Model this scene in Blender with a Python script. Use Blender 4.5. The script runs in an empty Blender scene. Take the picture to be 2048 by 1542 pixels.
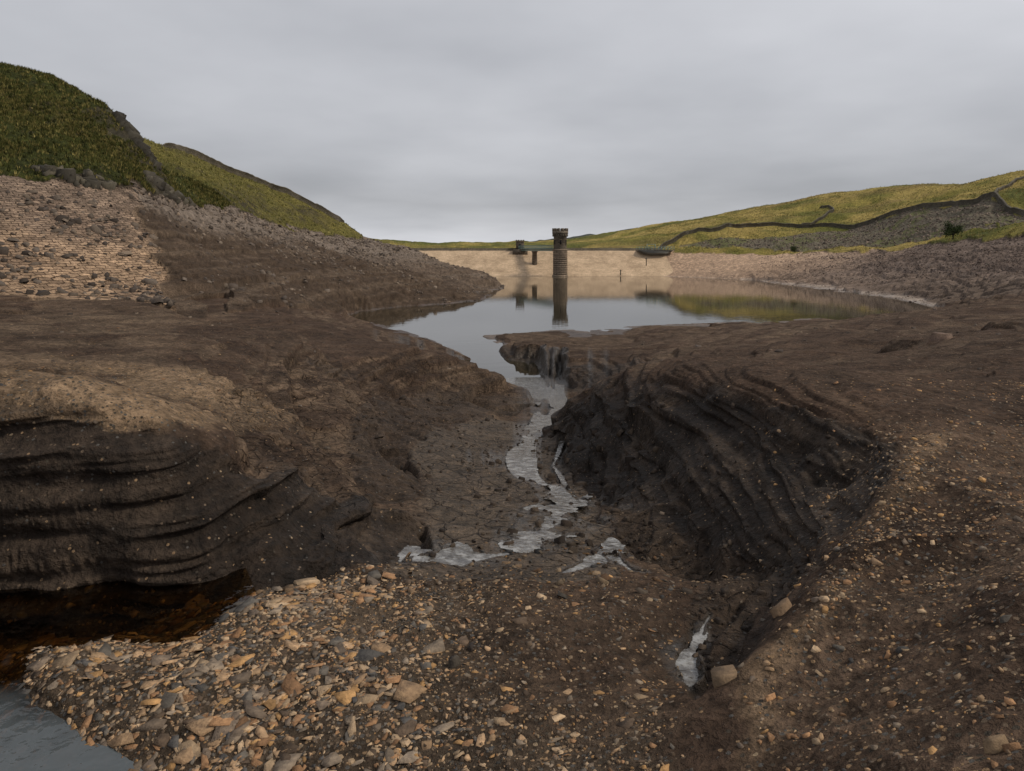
import bpy, math, numpy as np, time
from mathutils import Vector
T0=time.time()
rng=np.random.default_rng(7)
F=1365.3; HC=9.0   # survey constants: focal unit of the survey bearings, eye height above lake level
scene=bpy.context.scene
# ------------------------------------------------------------------ noise
TAB=rng.random((6,512,512)).astype(np.float32)
def vn(x,y,s=0):
    t=TAB[s%6]; x=x+s*17.31; y=y+s*9.17
    xi=np.floor(x); yi=np.floor(y); fx=(x-xi).astype(np.float32); fy=(y-yi).astype(np.float32)
    xi=xi.astype(np.int64)&511; yi=yi.astype(np.int64)&511
    fx=fx*fx*(3-2*fx); fy=fy*fy*(3-2*fy)
    x1=(xi+1)&511; y1=(yi+1)&511
    return ((t[xi,yi]*(1-fx)+t[x1,yi]*fx)*(1-fy)+(t[xi,y1]*(1-fx)+t[x1,y1]*fx)*fy)*2-1
def fbm(x,y,n=4,s=0):
    o=0;a=1;tot=0
    for i in range(n):
        o=o+a*vn(x*2**i,y*2**i,s+i); tot+=a; a*=.5
    return o/tot
def sm(e0,e1,x):
    t=np.clip((x-e0)/(e1-e0),0,1); return t*t*(3-2*t)
# ------------------------------------------------------------------ survey points
def p(u,v,d): return (u,d,-(v-500.)/F*d)
def q(u,d,h): return (u,d,h)
def w(u,v,h): return (u,F*(-h)/(v-500.),h)
L=[
 [q(-500,1.0,-2.9),q(0,1,-2.9),q(700,1,-2.7),q(1350,1,-2.4),q(2048,1,-1.9),q(2600,1,-1.7)],
 [q(-500,3.6,-3.25),q(0,3.9,-3.2),q(200,3.95,-3.08),q(330,3.93,-3.0),q(700,3.8,-2.9),q(1024,3.65,-2.79),q(1350,3.4,-2.6),q(1600,3.1,-2.37),q(1800,2.7,-2.06),q(2048,2.4,-1.83),q(2600,2.2,-1.7)],
 [q(60,4.7,-2.99),q(110,4.5,-2.96),q(200,4.3,-2.97),q(270,4.12,-2.985)],
 [q(-100,5.2,-3.2),q(0,4.6,-3.12),q(100,4.15,-3.12)],
 [w(90,1312,-2.985),w(250,1300,-2.98),w(420,1288,-2.98),w(480,1250,-2.985),w(500,1215,-2.99),w(600,1180,-3.0)],
 [q(60,5.5,-3.17),q(300,5.5,-3.13),q(400,5.65,-3.08)],[q(-500,5.6,-3.2),q(-200,5.6,-3.2),q(0,5.5,-3.2)],
 [w(300,1380,-2.93),w(600,1350,-2.9),w(1024,1340,-2.88),w(1250,1350,-2.87)],
 [w(650,1240,-2.97),w(1024,1220,-2.96),w(1250,1220,-2.97)],
 [w(760,1135,-3.1),w(900,1155,-3.08),w(1100,1160,-3.06),w(1300,1170,-3.08),w(1430,1185,-3.04)],
 # left near bank foot / top
 [w(-500,1190,-3.1),w(0,1195,-3.08),w(200,1190,-3.08),w(400,1188,-3.06),w(560,1160,-3.02),w(700,1125,-3.1),w(800,1095,-3.3),w(860,1075,-3.4),p(840,1000,10),p(810,930,12.7),p(860,860,17.5),p(960,822,24.5),p(1040,803,30)],
 [q(-500,6.2,-2.3),q(0,6.2,-2.3),q(250,6.25,-2.35),q(400,6.45,-2.5),p(560,1010,7.1),p(680,1050,7.8)],
 [q(-500,6.5,-1.55),p(0,845,6.45),p(200,852,6.5),p(330,872,6.7),p(430,900,7.0),p(540,925,7.5),p(640,965,8.2),p(740,1005,8.7)],
 [q(-500,8.4,-1.6),p(0,785,8.3),p(250,790,8.8),p(400,800,10.2),p(480,780,13),p(520,740,17),p(600,715,21),p(700,702,26),p(850,700,31),p(950,722,33),p(1010,748,33),p(1058,782,31.5)],
 [p(560,870,10.2),p(640,900,10.7),p(720,930,11.3)],[p(560,800,14),p(680,810,16),p(780,830,18)],[p(650,750,22),p(800,755,26.5),p(920,765,30),p(1000,775,31.5)],
 [p(800,900,14.3),p(840,845,18.8),p(950,808,26)],
 [p(900,1040,9.3),p(1000,1050,9)],[p(880,960,12.3),p(1000,970,12.2)],[p(950,880,18),p(1020,850,22)],
 [w(870,1118,-3.36),w(960,1108,-3.4),w(1060,1092,-3.48),w(1100,1045,-3.7),p(1135,990,11.3),p(1060,960,12.8),p(1035,915,15.2),p(1065,875,19),p(1130,818,28.5),p(1095,790,36),p(1060,770,42),w(1032,750,-9.0)],
 [w(1140,1140,-3.2),w(1200,1118,-3.32),w(1215,1085,-3.5)],[w(1290,1140,-3.25)],
 # right bowl: foot, faces, rim
 [p(1112,872,19),p(1122,905,16.2),p(1190,975,11.9),p(1240,1040,9.7),p(1320,1085,8.4),p(1400,1115,7.5),p(1500,1120,7.0),p(1590,1120,6.4)],
 [w(1500,1170,-3.0),w(1440,1230,-2.97),w(1400,1300,-2.95),w(1370,1370,-2.92)],
 [p(1820,885,7.0),p(1790,960,6.1),p(1740,1060,5.4),p(1650,1150,4.95),p(1560,1250,4.5),p(1480,1370,4.0),p(1400,1480,3.6)],
 [p(1125,818,20.2),p(1160,800,19),p(1210,788,17),p(1300,775,13.5),p(1450,785,10.6),p(1600,812,8.9),p(1720,845,7.8),p(1820,885,7.0)],
 [p(1140,845,19.4),p(1210,850,15.3),p(1300,860,12.2),p(1450,870,9.7),p(1600,895,8.1),p(1720,930,7.1)],
 [p(1200,910,13.6),p(1300,990,10),p(1450,1000,8.3),p(1600,1000,7.1),p(1690,1020,6.2)],
 [p(1900,1000,5.6),p(2048,900,6.8),q(2600,6,-1.5)],[p(1900,1200,4.2),p(2048,1200,3.6),q(2600,3.4,-1.6)],[p(1700,1300,4.0),p(1650,1420,3.6)],
 [p(1350,735,23),p(1500,722,20),p(1700,738,14),p(1900,770,10.5),p(2048,800,9),q(2600,8,-1.5)],
 [p(1350,700,42),p(1500,682,42),p(1700,690,28),p(1900,700,19),p(2048,700,15.5),q(2600,14,-1.6)],
 [p(1200,690,62),p(1350,668,65),p(1500,655,65),p(1700,650,55),p(1900,645,37),p(2048,635,28),q(2600,26,-1.6)],
 [q(1300,26,-5.0),q(1200,24.5,-5.2),q(1150,24.5,-5.6)],
 [q(1150,36,-7.8),q(1220,35,-7.4),q(1300,35,-6.6)],
 [p(1310,728,39.5),p(1380,715,36)],
 # right lake shore
 [w(962,672,-9),w(1100,660,-9),w(1200,655,-9),w(1500,642,-9),w(1700,633,-9),w(1850,630,-9),w(1872,622,-9),w(1830,607,-9),w(1750,593,-9),w(1650,581,-9),w(1560,568,-9),w(1500,560,-9),w(1400,555,-9),w(1330,553,-9)],
 [p(1900,618,70),p(2048,600,55),q(2600,45,-1.5)],[p(1915,610,95),p(2048,575,80),q(2600,70,3)],
 [w(962,672,-9),w(1000,690,-9),w(998,706,-9),w(1030,738,-9),q(1100,43,-8.5),q(1175,38.5,-8.0)],
 [p(1015,688,62),p(1045,708,53.5),p(1120,740,45),p(1190,760,41)],[p(1150,700,54),p(1250,710,46)],[p(1050,678,66),p(1100,675,66)],
 # left plateau
 [q(-500,14,-1.6),p(0,700,14),p(250,700,15.5),p(450,690,18.5)],
 [q(-500,24,-1.8),p(0,640,24),p(250,640,27),p(450,645,30),p(600,660,36),p(750,672,45),p(850,685,55)],
 [q(-500,33,-2),p(0,600,38),p(250,602,43),p(450,608,50),p(600,622,62),p(680,640,75)],
 [w(1032,750,-9),w(940,716,-9),w(870,682,-9),w(800,657,-9),w(690,634,-9),w(720,622,-9),w(800,614,-9),w(880,609,-9),w(960,603,-9),w(985,590,-9),w(1006,578,-9)],
 # left hill
 [q(-500,38,-1.5),p(0,582,44),p(250,586,50),p(450,590,58),p(600,606,74),p(690,618,90)],
 [q(-900,50,7),q(-500,52,7),p(0,345,62),p(100,360,65),p(250,375,72),p(400,408,105),p(500,432,135),p(600,450,165),p(715,464,205)],
 [q(-900,70,22),q(-500,74,20),p(0,230,80),p(120,250,86),p(200,290,86),p(290,350,88)],
 [q(-900,100,40),q(-500,100,33),p(0,135,100),p(100,152,100),p(170,187,100),p(250,250,99),p(300,310,98),p(330,345,98)],
 [q(-500,140,36),q(0,140,30),q(150,140,26),q(250,140,20),q(320,135,16)],
 [q(0,170,36),q(200,170,30),p(320,292,172),p(440,338,186),p(600,398,200),p(690,443,212)],
 [p(345,370,110),p(400,372,125),p(500,405,155),p(600,430,180)],
 [q(-500,260,40),q(0,260,35),q(320,240,26),q(440,240,20),q(600,245,10),q(690,245,5)],
 [p(715,464,205),p(800,494,190),p(900,530,175),p(960,553,167),w(1006,578,-9)],
 [q(1010,175,-9.4),q(960,185,-9.4),q(900,200,-9.3),q(840,220,-7),q(790,240,-1)],
 [p(400,500,78),p(600,530,100),p(800,562,130),p(900,582,137)],[p(500,560,70),p(650,578,92),p(800,598,113)],[p(550,480,125),p(700,500,150),p(780,520,160)],
 [p(420,450,92)],
 # lake bed
 [q(1200,120,-10.2),q(1300,90,-10),q(1050,80,-9.8)],[q(1000,90,-10.2),q(1000,120,-10.4),q(1060,160,-10.4),q(1100,200,-10.4)],[q(1200,160,-10.4),q(1300,200,-10.4),q(1400,190,-10)],
 [q(1500,120,-10.2),q(1650,122,-10.2),q(1750,112,-10),q(1810,106,-9.9),q(1845,101,-9.6)],[q(1550,98,-9.8),q(1700,99,-9.8),q(1800,98,-9.6)],[q(900,85,-9.9),q(820,95,-9.9),q(900,100,-9.9),q(960,95,-10)],[q(1400,150,-10.2),q(1500,160,-9.8)],
 [q(910,74,-9.9),q(925,68,-9.8),q(955,62,-9.7),q(972,57,-9.6),q(1008,52.5,-9.4)],
 [q(1045,130,-10.3),q(1045,150,-10.3)],
 # dam ground
 [q(740,255,3),q(800,266,1)],[q(870,236,-10.2),q(1000,236,-10.2),q(1290,238,-10.2)],[q(860,255,-3.5),q(1000,255,-3.5),q(1290,255,-3.5)],[q(850,275,-1),q(1100,275,-1.5),q(1280,272,-1)],
 [q(780,300,4),q(1000,330,-2),q(1100,330,-2)],
 [q(-500,700,30),q(600,700,8),p(800,489,700),p(1000,496,700),q(1100,700,0)],
 # right hill
 [p(1150,498,330),p(1200,481,400),p(1300,453,470),p(1400,437,450),p(1500,420,420),p(1560,408,410),p(1640,389,400),p(1750,379,370),p(1900,370,330),p(1980,360,300),p(2048,348,270),q(2600,250,42)],
 [q(1200,600,4),q(1300,650,18),q(1500,600,26),q(1640,560,32),q(1900,460,34),q(2048,380,32),q(2600,340,44)],
 [p(1320,501,262),p(1400,466,272),p(1470,451,278),p(1540,454,282),p(1600,464,285),p(1700,459,265),p(1800,435,245),p(1900,410,225),p(1990,395,205),p(2012,417,196),p(2035,441,186),q(2120,180,8.3),q(2600,150,12)],
 [p(1600,425,340),p(1750,415,320),p(1900,392,275)],[p(1320,490,300),p(1400,462,330)],
 [p(1320,503,261),p(1500,498,250),p(1650,496,235),p(1750,492,215),p(1870,478,195),p(1950,468,180),p(2048,456,160),q(2300,135,6),q(2600,115,8)],
 [p(1340,507,256),p(1500,506,246),p(1650,504,226),p(1750,501,205),p(1870,490,180),p(1950,482,165),p(2048,470,148)],
 [p(1400,530,241),p(1600,535,200),p(1750,550,160),p(1880,565,125)],[p(1750,518,185),p(1900,520,145),p(2048,510,120),q(2600,90,4)],[p(2048,550,95)],
 # far
 [q(850,1200,3),q(1100,1100,4),q(1200,1050,22),q(1300,1000,35),q(1400,1000,42),q(1600,1000,50),q(2048,900,60),q(3000,800,60)],
 [q(-900,1500,60),q(0,1500,30),q(850,1700,8)],[q(-1500,5000,60),q(0,5000,30),q(1000,5000,12),q(2048,5000,30),q(3500,5000,60)],
]
P=[]
for ln in L:
    c=[((u-1024)/F,math.log(d),h) for u,d,h in ln]
    for i in range(len(c)):
        P.append(c[i])
        if i+1<len(c):
            a,b=c[i],c[i+1]; dist=math.hypot(a[0]-b[0],a[1]-b[1]); n=int(dist/.045)
            for k in range(1,n+1):
                t=k/(n+1); P.append(tuple(a[j]*(1-t)+b[j]*t for j in range(3)))
P=np.array(P)
key=np.round(P[:,:2]/.006).astype(int); _,ix=np.unique(key,axis=0,return_index=True); P=P[ix]
n=len(P); print("control points",n)
def K(A,B): return -np.sqrt(((A[:,None,:]-B[None,:,:])**2).sum(-1)+.008**2)
X=P[:,:2]; M=np.zeros((n+3,n+3)); M[:n,:n]=K(X,X)-np.eye(n)*-0.0004
M[:n,n]=1;M[:n,n+1:]=X;M[n,:n]=1;M[n+1:,:n]=X.T
W=np.linalg.solve(M,np.concatenate([P[:,2],np.zeros(3)]))
us=np.concatenate([np.linspace(-1600,-100,50)[:-1],np.arange(-100,2150,7.),np.linspace(2150,3700,50)])
ls=np.concatenate([np.arange(-.4,math.log(300),.011),np.arange(math.log(300),math.log(6000),.05)])
CA=(us-1024)/F
G=np.zeros((len(ls),len(us)))
for i,l in enumerate(ls):
    Q=np.stack([CA,np.full_like(CA,l)],1)
    G[i]=K(Q,X)@W[:n]+W[n]+Q@W[n+1:]
print("rbf",time.time()-T0)
U1=np.concatenate([np.linspace(-1500,-64,70)[:-1],np.arange(-64,2112,2.1),np.linspace(2114,3600,70)])
def lr(a,b,s): return np.arange(math.log(a),math.log(b)-s*.5,s)
L1=np.concatenate([lr(.8,3,.008),lr(3,5.5,.0028),lr(5.5,5.9,.0018),lr(5.9,7.2,.0011),lr(7.2,13,.0018),lr(13,60,.0037),lr(60,300,.004),lr(300,520,.008),lr(520,5500,.04)])
def interp2(ys,xs,Y,Xx):
    fy=np.interp(Y,ys,np.arange(len(ys))); fx=np.interp(Xx,xs,np.arange(len(xs)))
    iy=np.clip(fy.astype(int),0,len(ys)-2); ixx=np.clip(fx.astype(int),0,len(xs)-2)
    return iy,ixx,fy-iy,fx-ixx
iy,ixx,ty,tx=interp2(ls,us,L1,U1)
Gy=G[iy]*(1-ty[:,None])+G[iy+1]*ty[:,None]
H=Gy[:,ixx]*(1-tx)+Gy[:,ixx+1]*tx
NR,NCc=H.shape; print("grid",NR,NCc)
D=np.exp(L1)[:,None]*np.ones((1,NCc)); U=np.ones((NR,1))*U1[None,:]
XX=(U-1024)/F*D; YY=D
def blur(A,k=2,it=1):
    for _ in range(it):
        B=A.copy(); B[1:-1]=(A[:-2]+2*A[1:-1]+A[2:])/4; A=B.copy(); A[:,1:-1]=(B[:,:-2]+2*B[:,1:-1]+B[:,2:])/4
    return A
H=blur(H,it=2)
# ------------------------------------------------------------------ streams carve
def tow(pt): u,d,h=pt; return ((u-1024)/F*d,d,h)
STREAMS=[
 ([w(855,1118,-3.36),w(900,1112,-3.37),w(950,1112,-3.4),w(1020,1106,-3.44),w(1070,1085,-3.52),w(1095,1050,-3.68),w(1120,1020,-3.85),p(1140,995,11.2),p(1105,972,12.2),p(1050,950,13.4),p(1030,915,15.2),p(1055,885,18),p(1080,850,22.5),p(1140,815,28.5),p(1105,795,34.5),p(1060,772,41.5),w(1034,752,-9.0),w(1010,735,-9.1)],
  [.16,.22,.04,.03,.17,.16,.21,.19,.06,.15,.24,.12,.27,.6,.6,1.1,2.0,2.0],.06),
 ([w(1130,1142,-3.2),w(1180,1125,-3.27),w(1215,1105,-3.36),w(1222,1075,-3.5)],[.03,.10,.13,.03],.02),
 ([w(1225,1110,-3.34),w(1262,1140,-3.22),w(1285,1143,-3.2)],[.06,.035,.03],.015),
 ([w(1382,1360,-2.965),w(1378,1310,-2.985),w(1400,1265,-3.0),w(1420,1228,-3.0)],[.025,.048,.036,.018],.012),
 ([p(1125,880,18.2),p(1105,930,14.6),p(1150,990,11.6)],[.04,.03,.04],.04),
]
def dens(pts,wd,step=.1):
    o=[]
    pw=[tow(a) for a in pts]
    for i in range(len(pw)-1):
        a=np.array(pw[i]+(wd[i],));b=np.array(pw[i+1]+(wd[i+1],)); L_=np.linalg.norm(a[:2]-b[:2]); m=max(2,int(L_/(step*max(1,a[1]/10))))
        for k in range(m): o.append(a+(b-a)*k/m)
    o.append(b); o=np.array(o)
    for _ in range(8):
        o[1:-1]=(o[:-2]+2*o[1:-1]+o[2:])/4
    return o
SD=[dens(*s) for s in STREAMS]
wetm=np.zeros_like(H); BEST=np.full(H.shape,9.); WL=np.zeros_like(H)
for S in SD:
    r0=np.searchsorted(L1,math.log(S[:,1].min()-.8)); r1=np.searchsorted(L1,math.log(S[:,1].max()+3))
    um=1024+F*S[:,0]/S[:,1]; c0=np.searchsorted(U1,um.min()-130); c1=np.searchsorted(U1,um.max()+130)
    sx=XX[r0:r1,c0:c1]; sy=YY[r0:r1,c0:c1]
    best=np.full(sx.shape,1e9); hh=np.zeros(sx.shape)
    fq=np.minimum(1,12/sy)
    wob=np.clip(1+1.5*fbm(sx*4*fq,sy*2.4*fq,5,2),.22,2)
    for s in S:
        a0=np.searchsorted(L1,math.log(max(.9,s[1]-s[3]*8-.3)))-r0; a1=np.searchsorted(L1,math.log(s[1]+s[3]*8+.3))-r0; a0=max(0,a0)
        r=np.hypot(sx[a0:a1]-s[0],sy[a0:a1]-s[1])/(s[3]*wob[a0:a1])
        bb_=best[a0:a1]; m=r<bb_; bb_[m]=r[m]; hh[a0:a1][m]=s[2]
    best=np.minimum(best,9)
    k=1-sm(.85,2.4,best)
    hb=blur(hh*k,it=4)/np.maximum(blur(k,it=4),1e-3); hh=np.where(k>0,hb,hh)
    depth=.03+.0015*sy
    sub=H[r0:r1,c0:c1]
    H[r0:r1,c0:c1]=sub*(1-k)+(hh-depth*sm(1.15,.7,best))*k
    wetm[r0:r1,c0:c1]=np.maximum(wetm[r0:r1,c0:c1],1-sm(1.2,3.8,best))
    B_=BEST[r0:r1,c0:c1]; m=best<B_; B_[m]=best[m]; WL[r0:r1,c0:c1][m]=hh[m]
print("streams",time.time()-T0)
V=500-F*H/D
WXY=(XX.copy(),YY.copy())
# ------------------------------------------------------------------ land cover masks
nz=fbm(XX/D*14,np.log(D)*14,4,1)
nq=fbm(XX/D*26,np.log(D)*26,4,4)
Ue=U+22*nz; Ve=V+8*fbm(XX/D*30,np.log(D)*30,3,3)
def poly(pts,d0,d1,warp=14,soft=8):
    px=U+warp*nz; py=V+warp*nq; ins=np.zeros(U.shape,bool); n_=len(pts)
    for i in range(n_):
        x0,y0=pts[i];x1,y1=pts[(i+1)%n_]
        if y0==y1: continue
        c_=((y0>py)!=(y1>py))&(px<(x1-x0)*(py-y0)/(y1-y0)+x0); ins^=c_
    return blur((ins&(D>d0)&(D<d1)).astype(float),it=soft)
BL=poly([(-1600,844),(0,844),(200,850),(330,868),(430,898),(560,926),(640,968),(760,1008),(850,1040),(860,1100),(700,1135),(560,1170),(400,1205),(0,1225),(-1600,1230)],5,11)
BL2=poly([(690,860),(740,800),(880,768),(1050,775),(1066,803),(960,835),(860,860),(815,905),(850,1000),(770,1000),(700,930)],7,34)
BL3=poly([(440,800),(500,735),(580,705),(720,698),(900,712),(1040,755),(1050,775),(880,775),(740,800),(690,860),(700,930),(760,1005),(640,985),(540,935),(470,880)],7,38)
BR=poly([(1108,868),(1140,808),(1210,796),(1300,788),(1450,797),(1600,825),(1720,858),(1800,900),(1775,960),(1700,1050),(1600,1105),(1500,1110),(1380,1065),(1280,1040),(1190,985),(1115,905)],5.5,25)
BR2=poly([(1190,985),(1280,1040),(1380,1065),(1500,1110),(1620,1100),(1660,1130),(1520,1200),(1440,1330),(1400,1400),(1350,1350),(1400,1180),(1290,1120),(1215,1060)],4,12)
PK=poly([(1000,692),(1060,705),(1150,725),(1310,728),(1300,765),(1180,790),(1100,775),(1040,750),(1000,712)],33,64,6)
eL=np.interp(Ue,[-1600,0,100,250,300,400,500,600,725],[345,347,362,374,386,407,431,451,467])
grassL=((Ve<eL)&(Ue<735)&(D>55))|((D>235)&(U<800))
slopeL=((~grassL)&(D>43)&(D<235)&(U<1030)&(V<618)&(H>-8.9))
slopeL&=(H>np.interp(U,[0,450,700],[-2.9,-3.9,-9]))
pitchL=slopeL&(Ue<265+(V-380)*.3+60*fbm(XX/3,YY/3,4,4))&(D<82)
wallV=np.interp(Ue,[1320,1400,1470,1540,1600,1700,1800,1900,1990,2012,2035,3600],[500,465,450,453,463,458,434,409,394,416,440,440])
bandV=np.interp(Ue,[1320,1500,1650,1750,1870,1950,2048,2300],[502,501,499,496,483,475,463,440])
grassR=((D>110)&(U>1290)&((Ve<wallV)|(np.abs(Ve-bandV)<6+np.clip((U-1850)/20,0,8))))|((D>262)&(U>780))
screeR=(~grassR)&(D>110)&(U>1290)&(Ve<bandV)
slopeR=(~grassR)&(~screeR)&(U>1250)&(D>70)&(H>-9.3)&(V<np.interp(U,[1250,1870,1905,2048,3600],[560,620,600,585,585]))
grassL=grassL.astype(float); grassR=grassR.astype(float)
grass=np.clip(grassL+grassR,0,1)
far=sm(520,900,D)
def normals(X_,Y_,Z_):
    Pm=np.stack([X_,Y_,Z_],-1); du=np.gradient(Pm,axis=1); dr=np.gradient(Pm,axis=0)
    nn=np.cross(du,dr); nn/=np.linalg.norm(nn,axis=-1,keepdims=True)+1e-12
    return nn
N0=normals(XX,YY,blur(H,it=10)); steep=np.sqrt(N0[...,0]**2+N0[...,1]**2)
gravel=(sm(1125,1190,V+25*nz)*(1-sm(1300,1420,U+60*nz)))*(D<7)*(1-BL)
gravel=gravel*(1-.75*sm(820,1150,U+80*nz)*(1-sm(1330,1560,V)))
rightg=(sm(1560,1700,U+(V-1100)*.35+60*nz))*(D<9)*sm(800,1000,V)
leftcrest=sm(.0,.5,1-np.abs((U-260)/420))*sm(690,760,V)*(1-sm(838,866,V+20*nz))*(D<14)*(D>6)
bank=np.clip(sm(.5,.75,steep)*(D<60)*(D>4.2)*(1-rightg*.8)*.8+BL+BR+.6*BL2+.45*BR2+.8*PK,0,1)
ledge=np.clip(bank+BL2+BL3+BR2+PK,0,1)
# ---- irregular sediment ledges (bedding follows the level)
mud=(1-grass)*(1-np.clip(pitchL*1.,0,1))*(1-gravel)
def steps(h,mean,seed,tread=.84,flat=.2):
    r_=np.random.default_rng(seed); hs=[-12.]
    while hs[-1]<25: hs.append(hs[-1]+mean*math.exp(r_.normal(-.2,.8)))
    hs=np.array(hs); xs=[];ys=[]
    for a,b in zip(hs[:-1],hs[1:]): xs+=[a,a+(b-a)*tread]; ys+=[a,a+(b-a)*flat]
    return np.interp(h,xs,ys), np.interp(h,xs,[0,1]*(len(hs)-1))
tw=fbm(XX/7,YY/7,3,5); tw2=fbm(XX/1.3,YY/1.3,4,3); twm=fbm(XX/2.6,YY/2.6,3,1)
patch=sm(-.35,.2,fbm(XX/1.7+H*.8,YY/1.7,3,2)); patch2=sm(-.25,.25,fbm(XX/.8+H*2,YY/.8,3,4))
gentle=1-.85*sm(.6,.85,steep)*(D<12)
riser=np.zeros_like(H)
def apply(mean,seed,kf,warp):
    global H,riser
    kf=kf*gentle
    ww=warp*mean; h2,fr=steps(H+ww,mean,seed); H=H*(1-kf)+(h2-ww)*kf
    riser=np.maximum(riser,kf*sm(.9,.99,fr))
apply(.75,1,sm(60,90,D)*(1-sm(200,240,D))*mud*np.where(slopeL|slopeR,.85,.6),tw*2.0+tw2*.3)
apply(.28,2,sm(20,28,D)*(1-sm(70,100,D))*mud*.9,tw*1.5+tw2*.25)
apply(.15,3,sm(9,12,D)*(1-sm(32,42,D))*mud*np.clip(.65+ledge,0,1)*(.35+.65*patch),tw*1.2+tw2*.5)
apply(.24,4,ledge*(D<30)*.75*patch,tw*.6+twm*.7+tw2*.6)
apply(.09,7,ledge*(D<24)*.8*patch2,tw*.6+twm*.8+tw2*.8)
apply(.04,5,ledge*(D<14)*.8*patch,tw*1+tw2*1.2)
apply(.07,6,(1-ledge)*mud*(1-rightg)*sm(7,9,D)*(1-sm(14,20,D))*.7,tw*2+tw2*.5)
# roughness octaves
R=.026+.035*bank+.015*ledge+.034*rightg+.008*gravel+.022*leftcrest
R=np.where(slopeL,.08,R); R=np.where(pitchL,.02,R); R=np.where(slopeR,.04,R); R=np.where(grass>0,.075,R); R=np.where(screeR,.06,R)
R*=(1-.45*wetm); R*=np.where(D>44,.25+.75*sm(.15,.9,np.abs(H+9)),1)
R=np.where(D<44,R*(1-.85*sm(.5,.8,steep)),R)
for i,lam in enumerate([24,12,6,3,1.5,.75,.38,.19,.1,.05,.025]):
    wt=sm(.8,2.2,lam/(.0038*D))*sm(1.2,3.2,.16*D/lam*3)
    if wt.max()<=0: continue
    v_=vn(XX/lam,YY/lam,i)
    if i%2: v_=1-2*np.abs(v_)
    H+=v_*lam*R*wt*(1.3 if lam<1 else .8)
print("noise",time.time()-T0)
# push-out on steep banks: bedding ledges, slumps and hollows
zz=H+.04*tw2+.12*twm+.2*tw
lat=XX*.8+YY*.5
st=.42*vn(zz*4.2,lat*.25,1)+.42*vn(zz*11,lat*.6,2)+.32*vn(zz*27,lat*1.0,3)+.16*vn(zz*55,lat*2.0,4)
st+=1.0*fbm(lat*1.1,zz*1.3,3,4)+.25*fbm(lat*2.6,zz*5,2,2)
amp=np.clip(.023*D,0,.45)*np.maximum(bank,.5*ledge)*sm(.1,.5,steep)*(1+.35*BL)
slp=np.where(slopeL&(~pitchL),.5,0)*(vn(zz*.9,XX*.05,1)+.6*vn(zz*2.3,XX*.1+YY*.1,2))
dsp=blur(amp*st+slp,it=1)
XX=XX+N0[...,0]*dsp; YY=YY+N0[...,1]*dsp
ZZ=H+HC
NF=normals(XX,YY,ZZ)
# ------------------------------------------------------------------ albedo
def C(*c): return np.array(c,dtype=np.float64)
col=np.zeros(H.shape+(3,))
col[:]=C(.070,.046,.033)
def mix(mask,c):
    global col
    m=np.clip(mask,0,1)[...,None]; col=col*(1-m)+np.asarray(c)*m
b1=fbm(XX/5,YY/5,4,1); b2=fbm(XX/1.2,YY/1.2,5,3)
bandn=fbm((H+tw*.3)*4.5,XX*.02,4,2)      # level-following shoreline bands
bandf=fbm((H+tw*.2+tw2*.02)*15,XX*.05,3,4)
mix(.6*sm(-.1,.5,bandn)*(D<240),C(.112,.08,.056))
mix(.5*sm(.0,.5,b1),C(.05,.033,.024))
mix(.55*sm(0,.35,bandf)*(D>16)*(D<110)*mud,C(.125,.09,.064)); mix(.45*sm(0,-.35,bandf)*(D>16)*(D<110)*mud,C(.045,.03,.022))
mix(sm(560,200,U)*sm(600,640,V)*(D>8)*(D<45)*.6*sm(-.5,.4,b2),C(.14,.103,.072))
mix(leftcrest*.85*sm(-.5,.2,b2+.2),C(.23,.162,.105))
mix(BL3*.6*sm(-.2,.3,bandf+b2*.5),C(.14,.10,.07)); mix(BL3*.5*sm(0,-.4,bandf),C(.045,.032,.024))
mix(rightg*.7*sm(-.4,.4,b2),C(.11,.077,.055))
rcrest=sm(60,0,np.abs(U-np.interp(V,[880,960,1060,1150,1250,1370],[1860,1810,1770,1690,1610,1520])+40*nz))*(V>870)*(D<8); mix(rcrest*.6*sm(-.4,.3,b2),C(.2,.14,.09))
flat=((U>780)&(U<1240)&(V>830)&(V<1160)&(D<24)).astype(float)*(1-sm(.25,.45,steep))*(1-ledge)
flb=blur(flat,it=6)
mix(flb*.7,C(.10,.077,.056)); mix(flb*.5*sm(0,.5,b2),C(.055,.042,.032))
mix(.6*BL2,C(.042,.031,.023)); mix(.65*BR2,C(.04,.029,.021)); mix(.7*PK,C(.04,.029,.022))
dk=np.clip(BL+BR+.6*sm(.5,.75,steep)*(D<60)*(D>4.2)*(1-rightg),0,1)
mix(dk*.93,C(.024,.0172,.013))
mix((BL+BR+.5*BL2+.5*BR2)*.6*sm(.0,.45,bandf*.7+.5*b2),C(.075,.054,.039))
mix((BL+BR)*.5*sm(.1,.5,b1*.5+b2*.6),C(.06,.044,.033))
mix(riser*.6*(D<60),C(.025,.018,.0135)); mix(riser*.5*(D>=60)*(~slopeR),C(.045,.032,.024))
mix(wetm*.65,C(.05,.04,.031))
mix(gravel*.8,C(.075,.057,.041))
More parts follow.
